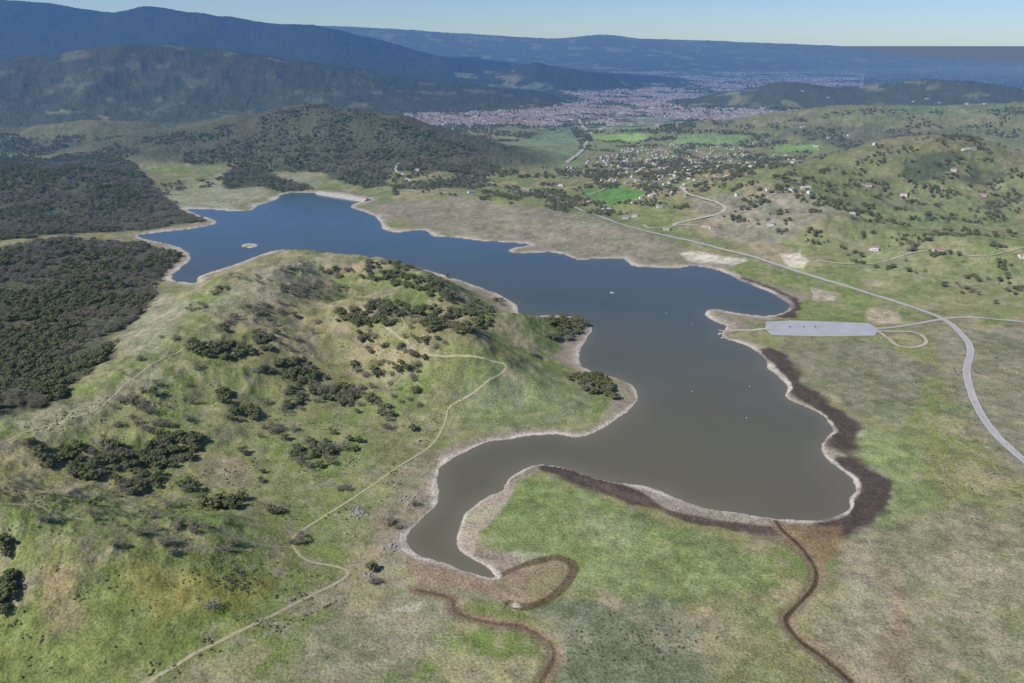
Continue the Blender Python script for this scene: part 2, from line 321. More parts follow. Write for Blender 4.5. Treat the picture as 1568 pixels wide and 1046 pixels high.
# terrain material
mt,nt,b=newmat('grass_hills')
at=nt.nodes.new('ShaderNodeAttribute'); at.attribute_name='Col'
af=nt.nodes.new('ShaderNodeAttribute'); af.attribute_name='forest'
au=nt.nodes.new('ShaderNodeAttribute'); au.attribute_name='urban'
P=pos(nt)
n1=noise(nt,P,.4,3,.75); n2=noise(nt,P,.055,5,.68); n3=noise(nt,P,.012,3,.6)
f1=mrange(nt,n1,.28,.72,.45,1.6); f2=mrange(nt,n2,.3,.7,.76,1.28)
k=math2(nt,'MULTIPLY',f1,f2)
comb=nt.nodes.new('ShaderNodeCombineXYZ')
for i in range(3): nt.links.new(k,comb.inputs[i])
c=mixc(nt,1.0,at.outputs['Color'],comb.outputs[0],'MULTIPLY')
c=mixc(nt,mrange(nt,n2,.55,.75,0,.45),c,mixc(nt,1.0,at.outputs['Color'],(1.25,.98,.8),'MULTIPLY'))
c=mixc(nt,mrange(nt,n3,.5,.72,0,.5),c,mixc(nt,1.0,c,(.80,1.08,.68),'MULTIPLY'))
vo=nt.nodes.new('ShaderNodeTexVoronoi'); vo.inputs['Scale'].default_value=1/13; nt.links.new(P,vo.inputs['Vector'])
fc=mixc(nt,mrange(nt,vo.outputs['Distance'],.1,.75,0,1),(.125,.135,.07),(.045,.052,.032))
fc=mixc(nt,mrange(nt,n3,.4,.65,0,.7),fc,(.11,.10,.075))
sx=nt.nodes.new('ShaderNodeSeparateXYZ'); nt.links.new(P,sx.inputs[0])
fc=mixc(nt,mrange(nt,sx.outputs['Y'],4200,7000,0,.4),fc,(.022,.032,.02))
c=mixc(nt,af.outputs['Fac'],c,fc)
vu=nt.nodes.new('ShaderNodeTexVoronoi'); vu.inputs['Scale'].default_value=1/32; nt.links.new(P,vu.inputs['Vector'])
ur=nt.nodes.new('ShaderNodeValToRGB'); ur.color_ramp.interpolation='CONSTANT'; e=ur.color_ramp.elements
e[0].color=(.045,.06,.03,1); e[1].position=.5; e[1].color=(.10,.13,.06,1)
for p_,c_ in ((.62,(.22,.17,.14,1)),(.78,(.16,.15,.14,1)),(.90,(.40,.36,.32,1)),(.97,(.75,.73,.7,1))):
    q=e.new(p_); q.color=c_
sepc=nt.nodes.new('ShaderNodeSeparateColor'); nt.links.new(vu.outputs['Color'],sepc.inputs[0]); nt.links.new(sepc.outputs[0],ur.inputs[0])
c=mixc(nt,math2(nt,'MULTIPLY',au.outputs['Fac'],mrange(nt,noise(nt,P,.0022,2),.35,.55,.55,1)),c,ur.outputs[0])
nt.links.new(c,b.inputs['Base Color']); b.inputs['Roughness'].default_value=.95; b.inputs['Specular IOR Level'].default_value=.05
bh=math2(nt,'ADD',math2(nt,'MULTIPLY',n1,1.3),math2(nt,'MULTIPLY',n2,4.0))
bh=math2(nt,'ADD',bh,math2(nt,'MULTIPLY',math2(nt,'MULTIPLY',vo.outputs['Distance'],-7.0),af.outputs['Fac']))
bp=nt.nodes.new('ShaderNodeBump'); bp.inputs['Strength'].default_value=.7; bp.inputs['Distance'].default_value=1; nt.links.new(bh,bp.inputs['Height']); nt.links.new(bp.outputs[0],b.inputs['Normal'])
# ------------------------------------------------------------------ terrain mesh
def link(o): bpy.context.scene.collection.objects.link(o); return o
def gridmesh(name,V,nr,nc):
    idx=(np.arange(nr-1)[:,None]*nc+np.arange(nc-1)[None,:]).ravel()
    Q=np.stack([idx,idx+1,idx+nc+1,idx+nc],1).astype(np.int32); n=len(Q)
    me=bpy.data.meshes.new(name); me.vertices.add(len(V)); me.vertices.foreach_set('co',V.astype(np.float32).ravel())
    me.loops.add(n*4); me.loops.foreach_set('vertex_index',Q.ravel()); me.polygons.add(n); me.polygons.foreach_set('loop_start',np.arange(n,dtype=np.int32)*4)
    me.polygons.foreach_set('use_smooth',np.ones(n,bool)); me.update(calc_edges=True); return me
me=gridmesh('ground_terrain',np.stack([X,Y,Z],1),NR,NC)
a=me.attributes.new('Col','FLOAT_COLOR','POINT'); a.data.foreach_set('color',np.concatenate([np.clip(C,.005,1),np.ones((len(X),1))],1).astype(np.float32).ravel())
a=me.attributes.new('forest','FLOAT','POINT'); a.data.foreach_set('value',FO.astype(np.float32))
a=me.attributes.new('urban','FLOAT','POINT'); a.data.foreach_set('value',URB.astype(np.float32))
me.materials.append(mt); link(bpy.data.objects.new('ground_terrain',me))
# ------------------------------------------------------------------ water
mw,nt,b=newmat('lake_water')
aw=nt.nodes.new('ShaderNodeAttribute'); aw.attribute_name='Col'; P=pos(nt)
n=noise(nt,P,.004,3); c=mixc(nt,mrange(nt,n,.35,.65,0,.35),aw.outputs['Color'],mixc(nt,1.0,aw.outputs['Color'],(.7,.75,.8),'MULTIPLY'))
nt.links.new(c,b.inputs['Base Color']); b.inputs['Roughness'].default_value=.14; b.inputs['IOR'].default_value=1.33; b.inputs['Specular IOR Level'].default_value=.5
bp=nt.nodes.new('ShaderNodeBump'); bp.inputs['Strength'].default_value=.25; bp.inputs['Distance'].default_value=.25; nt.links.new(noise(nt,P,.35,2,.6),bp.inputs['Height']); nt.links.new(bp.outputs[0],b.inputs['Normal'])
wx=np.linspace(LK[:,0].min()-15,LK[:,0].max()+15,420); wy=np.linspace(LK[:,1].min()-15,LK[:,1].max()+15,420)
WX,WY=np.meshgrid(wx,wy); WX=WX.ravel(); WY=WY.ravel(); ws=poly_sdf(LK,WX,WY)
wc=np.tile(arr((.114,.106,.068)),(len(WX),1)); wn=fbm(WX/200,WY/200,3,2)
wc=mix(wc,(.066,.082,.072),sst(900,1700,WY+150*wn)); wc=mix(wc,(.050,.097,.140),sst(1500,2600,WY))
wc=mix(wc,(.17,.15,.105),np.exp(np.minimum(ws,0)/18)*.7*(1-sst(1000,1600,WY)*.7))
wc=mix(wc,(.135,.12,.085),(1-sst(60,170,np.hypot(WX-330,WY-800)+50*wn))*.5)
me=gridmesh('lake_water',np.stack([WX,WY,0*WX],1),420,420)
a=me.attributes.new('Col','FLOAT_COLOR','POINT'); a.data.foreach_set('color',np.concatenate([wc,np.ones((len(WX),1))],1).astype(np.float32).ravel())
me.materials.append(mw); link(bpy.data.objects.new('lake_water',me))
# ------------------------------------------------------------------ generic mesh builder
class MB:
    def __init__(s): s.v=[];s.f=[];s.m=[]
    def face(s,pts,m=0):
        n=len(s.v); s.v+= [tuple(p) for p in pts]; s.f.append(list(range(n,n+len(pts)))); s.m.append(m)
    def tube(s,p0,p1,r0,r1,m=0,n=6,cap=False):
        p0=Vector(p0);p1=Vector(p1); d=(p1-p0).normalized(); a=d.orthogonal().normalized(); bb=d.cross(a); k=len(s.v)
        for p,r in ((p0,r0),(p1,r1)):
            for i in range(n):
                t=2*math.pi*i/n; s.v.append(tuple(p+(a*math.cos(t)+bb*math.sin(t))*r))
        for i in range(n): s.f.append([k+i,k+(i+1)%n,k+n+(i+1)%n,k+n+i]); s.m.append(m)
        if cap: s.f.append([k+n+i for i in range(n)]); s.m.append(m); s.f.append([k+n-1-i for i in range(n)]); s.m.append(m)
    def box(s,x0,x1,y0,y1,z0,z1,m=0):
        k=len(s.v); s.v+=[(x,y,z) for z in (z0,z1) for y in (y0,y1) for x in (x0,x1)]
        for f in ((0,2,3,1),(4,5,7,6),(0,1,5,4),(2,6,7,3),(0,4,6,2),(1,3,7,5)): s.f.append([k+i for i in f]); s.m.append(m)
    def mesh(s,name,mats,smooth=False):
        me=bpy.data.meshes.new(name); me.from_pydata(s.v,[],s.f)
        for q in mats: me.materials.append(q)
        me.polygons.foreach_set('material_index',s.m)
        if smooth: me.polygons.foreach_set('use_smooth',[True]*len(s.f))
        me.update(); return me
# ------------------------------------------------------------------ trees
def foliage(name,c1,c2,c3):
    m,nt,b=newmat(name); oi=nt.nodes.new('ShaderNodeObjectInfo'); P=pos(nt)
    c=mixc(nt,mrange(nt,noise(nt,P,.5,1),.35,.65,0,1),c1,c2); c=mixc(nt,mrange(nt,oi.outputs['Random'],.3,1,0,.8),c,c3)
    nt.links.new(c,b.inputs['Base Color']); return m
m_bark=simple('oak_bark',(.17,.14,.11),2)
m_live=foliage('live_oak_leaves',(.088,.108,.046),(.125,.145,.060),(.155,.15,.08))
m_warm=foliage('valley_oak_leaves',(.14,.13,.055),(.18,.155,.07),(.11,.125,.05))
m_twig=foliage('bare_twigs',(.295,.265,.20),(.23,.21,.16),(.26,.25,.17))
m_bush=foliage('scrub_leaves',(.12,.13,.075),(.15,.15,.09),(.19,.17,.12))
def rdir():
    while True:
        v=Vector((random.uniform(-1,1),random.uniform(-1,1),random.uniform(-1,1)))
        if .1<v.length<1: return v.normalized()
def leafquad(mb,c,n,s,m,el=1):
    n=n.normalized(); a=n.orthogonal().normalized(); a.rotate(Quaternion(n,random.uniform(0,6.28))); bb=n.cross(a)
    mb.face([c+a*s*random.uniform(.6,1)*el,c+bb*s*random.uniform(.6,1)/el,c-a*s*random.uniform(.6,1)*el,c-bb*s*random.uniform(.6,1)/el],m)
def oak(name,seed,leaf,kind='L'):
    random.seed(seed); mb=MB(); R=6.0
    mb.tube((0,0,-1.2),(.3,.1,2.2),.6,.42,0,7)
    lobes=[]; n=random.randint(7,9)
    for i in range(n):
        t=6.28*i/n+random.uniform(-.4,.4); r=random.uniform(.35,.72)*R if i else 0
        lobes.append((Vector((r*math.cos(t),r*math.sin(t),random.uniform(3.6,6.6) if r>2.8 else random.uniform(5.8,7.6))),random.uniform(1.7,2.9)))
    lobes.append((Vector((.2,-.3,6.6)),2.6))
    for c,r in lobes:
        mid=Vector((.3,.1,2.2)).lerp(c,.5)+Vector((0,0,-.5)); mb.tube((.3,.1,2.0),mid,.3,.2,0,5); mb.tube(mid,c,.2,.07,0,4)
        if kind=='L':
            for j in range(int(30+r*10)):
                d=rdir()
                if d.z<-.45: d.z*=-.6
                p=c+Vector((d.x*r,d.y*r,d.z*r*.78))*random.uniform(.7,1.08)
                leafquad(mb,p,d+rdir()*.55+Vector((0,0,.25)),random.uniform(.55,1.0),1)
        else:
            for j in range(5):
                d=rdir(); d.z=abs(d.z)*.8; e=c+d*r*.9; mb.tube(c,e,.07,.03,0,3)
            for j in range(int(24+r*6)):
                d=rdir(); d.z=d.z*.8; p=c+d*r*random.uniform(.5,1.05)
                leafquad(mb,p,d.cross(rdir())+d*.2,random.uniform(.35,.6),1,el=1.9)
    return mb.mesh(name,[m_bark,leaf])
def bush(name,seed):
    random.seed(seed); mb=MB()
    for i in range(3): mb.tube((0,0,-.2),(random.uniform(-.6,.6),random.uniform(-.6,.6),.8),.08,.03,0,4)
    for i in range(50):
        d=rdir(); d.z=abs(d.z); p=Vector((d.x*1.3,d.y*1.1,d.z*1.2+.1))*random.uniform(.6,1.05)*(1+.25*math.sin(3*d.x+seed)); leafquad(mb,p,d+rdir()*.5,random.uniform(.3,.55),1)
    return mb.mesh(name,[m_bark,m_bush])
LIVE=[oak('live_oak_mesh',s,m_live) for s in (1,2,3,4)]
WARM=[oak('valley_oak_mesh',s,m_warm) for s in (11,12)]
BARE=[oak('bare_oak_mesh',s,m_twig,'B') for s in (21,22,23)]
BUSH=[bush('bush_mesh',s) for s in (31,32,33)]
# instancing
def inst_group(name,meshes):
    col=bpy.data.collections.new(name+'_sources')
    for i,m in enumerate(meshes): col.objects.link(bpy.data.objects.new(name+'_part',m))
    ng=bpy.data.node_groups.new(name+'_scatter','GeometryNodeTree')
    ng.interface.new_socket('Geometry',in_out='INPUT',socket_type='NodeSocketGeometry'); ng.interface.new_socket('Geometry',in_out='OUTPUT',socket_type='NodeSocketGeometry')
    N=ng.nodes; gi=N.new('NodeGroupInput'); go=N.new('NodeGroupOutput'); ip=N.new('GeometryNodeInstanceOnPoints'); ci=N.new('GeometryNodeCollectionInfo')
    ci.inputs['Collection'].default_value=col; ci.inputs['Separate Children'].default_value=True; ci.inputs['Reset Children'].default_value=True
    ip.inputs['Pick Instance'].default_value=True
    a1=N.new('GeometryNodeInputNamedAttribute'); a1.data_type='FLOAT_VECTOR'; a1.inputs['Name'].default_value='sc'
    a2=N.new('GeometryNodeInputNamedAttribute'); a2.data_type='FLOAT_VECTOR'; a2.inputs['Name'].default_value='rt'
    a3=N.new('GeometryNodeInputNamedAttribute'); a3.data_type='INT'; a3.inputs['Name'].default_value='pick'
    L=ng.links; L.new(gi.outputs[0],ip.inputs['Points']); L.new(ci.outputs[0],ip.inputs['Instance']); L.new(a1.outputs[0],ip.inputs['Scale']); L.new(a3.outputs[0],ip.inputs['Instance Index'])
    L.new(a2.outputs[0],ip.inputs['Rotation']); L.new(ip.outputs[0],go.inputs[0]); return ng
def scatter(name,meshes,pts,scale,rot=None,pick=None):
    n=len(pts); me=bpy.data.meshes.new(name); me.vertices.add(n); me.vertices.foreach_set('co',np.asarray(pts,np.float32).ravel())
    sc=np.asarray(scale)
    if sc.ndim==1: sc=np.stack([sc*rs.uniform(.85,1.15,n),sc*rs.uniform(.85,1.15,n),sc*rs.uniform(.8,1.1,n)],1)
    rt=np.zeros((n,3)); rt[:,2]=rs.uniform(0,6.28,n) if rot is None else rot
    a=me.attributes.new('sc','FLOAT_VECTOR','POINT'); a.data.foreach_set('vector',sc.astype(np.float32).ravel())
    a=me.attributes.new('rt','FLOAT_VECTOR','POINT'); a.data.foreach_set('vector',rt.astype(np.float32).ravel())
    a=me.attributes.new('pick','INT','POINT'); a.data.foreach_set('value',(rs.randint(0,len(meshes),n) if pick is None else pick).astype(np.int32))
    o=link(bpy.data.objects.new(name,me)); md=o.modifiers.new('scatter','NODES'); md.node_group=inst_group(name,meshes); return o
def in_poly(w,n,seed):
    r=np.random.RandomState(seed); x0,y0=w.min(0);x1,y1=w.max(0); x=r.uniform(x0,x1,n); y=r.uniform(y0,y1,n)
    k=poly_sdf(w,x,y)+30*fbm(x/40,y/40,3,1)<0; return x[k],y[k]
def place(x,y,sink=.2): return np.stack([x,y,Hg(x,y)-sink],1)
# forests
FX=[];FY=[]
for i,(kk,sp_) in enumerate((('a',9),('b',11),('c',14),('d',12),('e',17))):
    w=FP[kk]; bb=(w.max(0)-w.min(0)).prod(); x,y=in_poly(w,int(bb/sp_**2),40+i); k=fbm(x/70,y/70,3,6)<(.33 if kk!='c' else .22); FX.append(x[k]);FY.append(y[k])
fx=np.concatenate(FX); fy=np.concatenate(FY); k=lake_sd(fx,fy)>22; fx,fy=fx[k],fy[k]
patch=fbm(fx/90,fy/90,3,3)+rs.uniform(-.25,.25,len(fx)); pk=np.where(patch>.02,rs.randint(0,4,len(fx)),4+rs.randint(0,3,len(fx)))
pk=np.where(rs.rand(len(fx))<.08,7,pk)
FIELDS=[cast(q)[:,:2] for q in ([(892,290),(965,288),(992,299),(935,314),(895,306)],[(905,206),(1000,205),(985,217),(905,215)],[(880,193),(1010,190),(1010,198),(890,201)],[(1185,222),(1258,221),(1255,231),(1190,233)],[(1040,205),(1150,208),(1120,222),(1030,220)],[(940,177),(1050,181),(1045,190),(930,186)],[(700,205),(870,195),(890,225),(860,255),(760,245)])]
def offfield(x,y):
    k=np.ones(len(x),bool)
    for q in FIELDS: k&=poly_sdf(q,x,y)>0
    return k
scatter('oak_forest',LIVE+BARE+WARM[:1],place(fx,fy),rs.uniform(.65,1.45,len(fx)),pick=pk)
def region_trees(polypx,n,seed,thr,wl=90):
    w=cast(polypx)[:,:2]; r=np.random.RandomState(seed); x0,y0=w.min(0);x1,y1=w.max(0); x=r.uniform(x0,x1,n); y=r.uniform(y0,y1,n)
    k=(poly_sdf(w,x,y)<0)&(fbm(x/wl,y/wl,4,seed%8)>thr); x,y=x[k],y[k]; k=lake_sd(x,y)>15; return x[k],y[k]
RX=[];RY=[]
for args in (([(-60,205),(400,185),(420,262),(250,300),(0,250)],16000,51,.12,120),
             ([(600,262),(760,250),(900,262),(1060,300),(900,330),(700,300),(600,300)],6500,52,.1,70),
             ([(1100,330),(1200,270),(1400,215),(1568,240),(1568,480),(1300,400)],9000,53,.17,45),
             ([(760,215),(880,262),(1050,272),(1200,255),(1250,215),(1160,185),(880,190)],20000,54,.18,90),
             ([(880,258),(1060,240),(1200,250),(1240,300),(1060,330),(930,300)],8000,57,.10,50),
             ([(1100,200),(1300,168),(1568,165),(1568,235),(1300,235),(1180,260)],12000,55,.2,110),
             ([(1150,150),(1250,135),(1568,128),(1568,160),(1300,160)],12000,56,.12,200)):
    x,y=region_trees(*args); RX.append(x);RY.append(y)
x=np.concatenate(RX);y=np.concatenate(RY)
k=offfield(x,y); x,y=x[k],y[k]
scatter('distant_trees',LIVE+BARE[:2]+WARM[:1],place(x,y),rs.uniform(.6,1.3,len(x)))
# individual foreground oaks
CL=[(635,402,80,9,30,'L'),(590,420,45,9,18,'L'),(640,432,42,12,28,'L'),(692,416,14,8,8,'L'),(565,482,55,16,42,'L'),(590,466,30,8,12,'L'),(700,490,55,18,42,'L'),(650,475,30,12,16,'L'),(735,470,26,12,14,'L'),(680,450,30,8,10,'L'),
(480,440,55,14,18,'B'),(455,405,40,10,12,'B'),(520,415,30,8,10,'M'),(345,535,48,12,26,'L'),(292,528,14,7,5,'L'),(398,516,18,7,7,'L'),(410,530,14,5,4,'L'),
(440,562,42,14,20,'L'),(490,598,65,14,26,'M'),(590,562,55,12,10,'M'),(545,612,35,8,9,'M'),(470,575,30,10,10,'L'),(340,605,16,10,8,'L'),(372,632,24,10,9,'L'),(420,655,22,8,6,'B'),(400,565,20,5,3,'M'),
(270,682,44,22,30,'L'),(150,690,50,22,10,'M'),(135,722,30,10,13,'L'),(205,742,28,12,9,'M'),(208,612,14,8,3,'B'),(200,652,26,6,4,'B'),(58,680,16,9,5,'M'),(232,700,20,8,7,'M'),
(480,692,38,22,12,'M'),(400,735,3,3,1,'L'),(290,742,14,8,5,'L'),(342,768,36,10,12,'L'),(422,778,18,7,5,'M'),(285,805,32,7,6,'B'),(345,835,20,6,3,'B'),(262,845,12,4,2,'B'),(402,722,3,3,1,'L'),(455,825,18,8,5,'B'),(510,662,2,2,1,'L'),(372,690,3,3,1,'L'),(145,770,3,2,1,'L'),(68,797,12,6,3,'B'),(6,905,14,30,11,'L'),(8,840,6,12,3,'L'),
(868,490,28,10,22,'W'),(860,510,24,8,14,'M'),(890,498,12,12,10,'L'),(900,578,30,8,18,'W'),(915,592,24,8,15,'L'),(935,606,12,6,5,'L'),(845,515,12,4,2,'B'),(822,541,10,3,2,'B'),(592,650,8,3,2,'M'),(630,655,3,2,1,'L'),
(300,468,18,7,6,'B'),(350,492,10,5,3,'B'),(405,472,36,8,8,'B'),(258,517,16,5,4,'B'),(450,440,30,8,8,'B'),(380,425,34,8,6,'B'),(215,548,14,5,4,'B'),(340,445,30,6,5,'M'),(765,458,10,6,4,'M'),(560,520,20,5,4,'M'),(555,590,20,4,3,'B'),(655,520,30,6,5,'M'),
(570,870,4,5,2,'L'),(575,890,6,3,2,'B'),(635,775,8,6,2,'B'),(600,800,12,10,3,'B'),(325,930,3,3,1,'M'),(240,645,14,4,2,'B'),(520,745,14,6,3,'B'),(300,560,10,4,2,'B'),(640,600,16,4,3,'M'),
(250,620,100,40,12,'M'),(500,640,120,50,14,'M'),(230,790,120,50,12,'B'),(600,600,60,40,7,'B'),(420,500,80,40,14,'M'),(620,520,90,30,14,'M'),(160,700,120,20,14,'L'),(230,725,60,20,10,'L')]
pts=[];kinds=[]
r=np.random.RandomState(77)
for u,v,ru,rv,n_,kd in CL:
    for i in range(int(n_*1.8) if n_>5 else n_):
        t=r.uniform(0,6.283); q=math.sqrt(r.rand()); pts.append((u+ru*q*math.cos(t),v+rv*q*math.sin(t)+4)); kinds.append(kd)
W=cast(pts); sdt=lake_sd(W[:,0],W[:,1])
for (x,y,z),kd,s_ in zip(W,kinds,sdt):
    if s_<6: continue
    q=r.rand()
    fam=LIVE if kd=='L' else BARE if kd=='B' else (WARM if q<.5 else LIVE) if kd=='W' else (LIVE if q<.5 else BARE)
    if kd=='L' and q<.1: fam=BARE
    nm='bare_oak_tree' if fam is BARE else 'live_oak_tree' if fam is LIVE else 'valley_oak_tree'
    o=link(bpy.data.objects.new(nm,fam[r.randint(len(fam))])); o.location=(x,y,z-.2); s_=r.uniform(.8,1.45)*(1 if kd!='B' else .85); o.scale=(s_*r.uniform(.9,1.15),s_*r.uniform(.9,1.15),s_*r.uniform(.75,.95)); o.rotation_euler=(0,0,r.uniform(0,6.28))
# bushes
BX=[];BY=[]
for args in (([(0,660),(300,560),(640,520),(700,600),(600,760),(440,860),(0,800)],7000,61,.22,35),([(0,800),(440,860),(560,900),(300,1040),(0,1040)],2500,62,.3,20),
  ([(1350,520),(1568,520),(1568,900),(1400,760)],5000,63,.25,30),([(560,320),(1040,385),(960,400),(700,360)],2500,64,.2,40),([(1200,430),(1450,500),(1330,480)],800,65,.1,30),([(300,500),(450,400),(760,450),(640,540)],3500,66,.15,30)):
    x,y=region_trees(*args); BX.append(x);BY.append(y)
pb=[(360+r.normal()*26,893+r.normal()*9) for i in range(90)]+[(430+r.normal()*14,963+r.normal()*3) for i in range(10)]+[(980+r.normal()*60,985+r.normal()*22) for i in range(160)]
Wb=cast(pb); x=np.concatenate(BX+[Wb[:,0]]); y=np.concatenate(BY+[Wb[:,1]]); k=lake_sd(x,y)>14; x,y=x[k],y[k]
scatter('scrub_bushes',BUSH,place(x,y,.05),rs.uniform(.45,1.15,len(x)))
# ------------------------------------------------------------------ roads / trails
m_asph=simple('weathered_asphalt',(.40,.39,.38),.08,.15); m_dirt=simple('dirt_track',(.45,.40,.25),.3,.3); m_line=simple('road_paint_white',(.75,.74,.7),1,.1); m_yel=simple('road_paint_yellow',(.6,.42,.08),1,.1)
m_gravel=simple('gravel_road',(.46,.42,.34),.1,.2)
def ribbon(name,px,width,mat,sub=8,off=.25,lat=0,parent=None,wpts=None,nc=4):
    w=cast(px)[:,:2] if wpts is None else wpts
    c=catmull(w,sub) if wpts is None else w
    d=np.gradient(c,axis=0); d/=np.linalg.norm(d,axis=1)[:,None]+1e-9; nrm=np.stack([d[:,1],-d[:,0]],1)
    V=[];wob=(.12*width*fbm(c[:,0]/9,c[:,1]/9,2,3))[:,None] if mat is m_dirt else 0
    hz=np.max([Hg(*(c+nrm*(lat+width*q)).T) for q in (-.5,0,.5)],axis=0) if width>5 else None
    for j in range(nc+1):
        p=c+nrm*(lat+(j/nc-.5)*width+wob); z=Hg(p[:,0],p[:,1])+off+.0005*np.maximum(p[:,1]-500,0)
        if hz is not None: z=np.maximum(z,hz+off*.6)
        V.append(np.column_stack([p,z]))
    V=np.stack(V,1).reshape(-1,3); me=gridmesh(name,V,len(c),nc+1); me.materials.append(mat); o=link(bpy.data.objects.new(name,me))
    if parent: o.parent=parent
    return o,c
road=[(1620,745),(1568,705),(1520,660),(1492,615),(1480,570),(1486,535),(1470,510),(1440,487),(1380,465),(1300,440),(1240,422),(1180,403),(1130,388),(1060,370),(1000,357),(940,340),(880,318),(820,296),(790,285)]
o,cr=ribbon('paved_road',road,11,m_asph,10,.35)
ribbon('centre_line',None,.35,m_yel,1,.42,0,o,cr,1); ribbon('edge_line_a',None,.3,m_line,1,.42,4.4,o,cr,1); ribbon('edge_line_b',None,.3,m_line,1,.42,-4.4,o,cr,1)
ribbon('side_road',[(1445,488),(1480,486),(1530,490),(1568,493),(1640,500)],8,m_asph,8,.3)
ribbon('lake_access_road',[(1340,504),(1380,500),(1420,493),(1445,489)],8,m_asph,8,.3)
ribbon('dirt_loop_road',[(1345,508),(1362,520),(1375,530),(1400,532),(1418,525),(1410,513),(1390,508),(1345,507)],6,m_gravel,8,.3)
ribbon('valley_road',[(868,250),(885,237),(898,220),(905,205),(893,195),(885,180)],17,m_gravel,8,1)
ribbon('hill_driveway',[(1030,345),(1062,337),(1100,328),(1110,320),(1098,312),(1070,302),(1048,293),(1040,286)],11,m_gravel,8,.8)
ribbon('ranch_lane',[(1090,348),(1040,345),(1000,350),(985,345)],7,m_gravel,8,.8)
ribbon('dam_access_road',[(640,290),(622,272),(606,262),(610,250)],9,m_gravel,8,1)
ribbon('dam_access_road',[(563,300),(600,292),(680,296),(740,300)],6,m_gravel,8,.8)
ribbon('country_lane',[(760,262),(740,275),(800,292),(850,300)],7,m_gravel,8,.8)
ribbon('ranch_lane',[(1250,400),(1330,405),(1420,385),(1500,392),(1568,380)],4,m_gravel,8,.8)
ribbon('ranch_lane',[(1225,292),(1180,300),(1150,318),(1115,325)],5,m_gravel,8,.8)
ribbon('country_lane',[(900,300),(940,285),(1000,272),(1060,262),(1160,255)],7,m_gravel,8,.8)
ribbon('dirt_trail',[(190,1070),(250,1030),(320,990),(400,950),(470,915),(520,890),(533,877),(515,868),(475,860),(455,846),(450,822),(490,795),(560,750),(610,715),(660,682),(680,650),(690,622),(730,598),(768,572),(772,558),(740,549),(690,546),(645,545),(625,525),(605,512),(590,500)],3.2,m_dirt,10,.12)
ribbon('dirt_trail',[(-30,688),(40,662),(95,645),(150,625),(178,603),(215,572),(245,552),(300,520)],2.6,m_dirt,10,.12)
ribbon('dirt_trail',[(-30,770),(60,775),(150,800),(260,815),(380,830),(450,838)],1.1,m_dirt,8,.08)
ribbon('dirt_trail',[(640,490),(625,480),(612,478),(620,500),(605,512)],2.2,m_dirt,8,.12)
ribbon('boat_ramp',[(1184,504),(1160,505),(1135,506),(1116,507)],9,m_gravel,6,.2)
# parking lot
m_lot=simple('parking_asphalt',(.40,.405,.42),.05,.15)
mb=MB(); mb.face([(x,y,5.14) for x,y in LOT],0)
c0=LOT.mean(0)
for i in range(len(LOT)):
    a_=LOT[i-1];b_=LOT[i]; o1=a_+(a_-c0)/np.linalg.norm(a_-c0)*.4; o2=b_+(b_-c0)/np.linalg.norm(b_-c0)*.4
    mb.face([(a_[0],a_[1],5.26),(b_[0],b_[1],5.26),(o2[0],o2[1],5.26),(o1[0],o1[1],5.26)],1)
for i in range(34):
    xx=LOT[0][0]+14+i*3.0; yy=c0[1]+6
    mb.face([(xx,yy,5.145),(xx+.14,yy,5.145),(xx+.14,yy+6,5.145),(xx,yy+6,5.145)],1)
link(bpy.data.objects.new('parking_lot',mb.mesh('parking_lot',[m_lot,m_line])))
# cars
m_glass=simple('dark_glass',(.03,.035,.04),1,.1,.15); m_tyre=simple('tyre_rubber',(.02,.02,.02),1,.1)
paints=[simple('car_paint_'+n,c_,1,.05,.3) for n,c_ in (('white',(.75,.75,.75)),('red',(.35,.04,.03)),('dark',(.04,.05,.07)),('silver',(.5,.5,.52)))]
def car_mesh(p):
    mb=MB(); prof=[(-2.2,.35),(-2.25,.8),(-2.0,.95),(-1.3,1.0),(-.8,1.45),(.7,1.5),(1.4,1.05),(2.1,.95),(2.25,.6),(2.2,.35)]
    for i in range(len(prof)):
        a_,b_=prof[i-1],prof[i]; mb.face([(a_[0],-.9,a_[1]),(b_[0],-.9,b_[1]),(b_[0],.9,b_[1]),(a_[0],.9,a_[1])],1 if i in (4,6) else 0)
    mb.face([(q[0],-.9,q[1]) for q in prof][::-1],0); mb.face([(q[0],.9,q[1]) for q in prof],0)
    for s_ in (-1,1): mb.face([(-1.1,s_*.91,1.05),(-.75,s_*.91,1.38),(.65,s_*.91,1.42),(1.2,s_*.91,1.05)],1)
    for xx in (-1.4,1.4):
        for s_ in (-1,1): mb.tube((xx,s_*.72,.33),(xx,s_*.95,.33),.33,.33,2,12,True)
    return mb.mesh('parked_car',[p,m_glass,m_tyre])
CM=[car_mesh(p) for p in paints]
for j_ in r.choice(33,13,replace=False):
    o=link(bpy.data.objects.new('parked_car',CM[r.randint(4)])); o.location=(LOT[0][0]+15.5+3*j_,c0[1]+9,5.15); o.rotation_euler=(0,0,1.57)
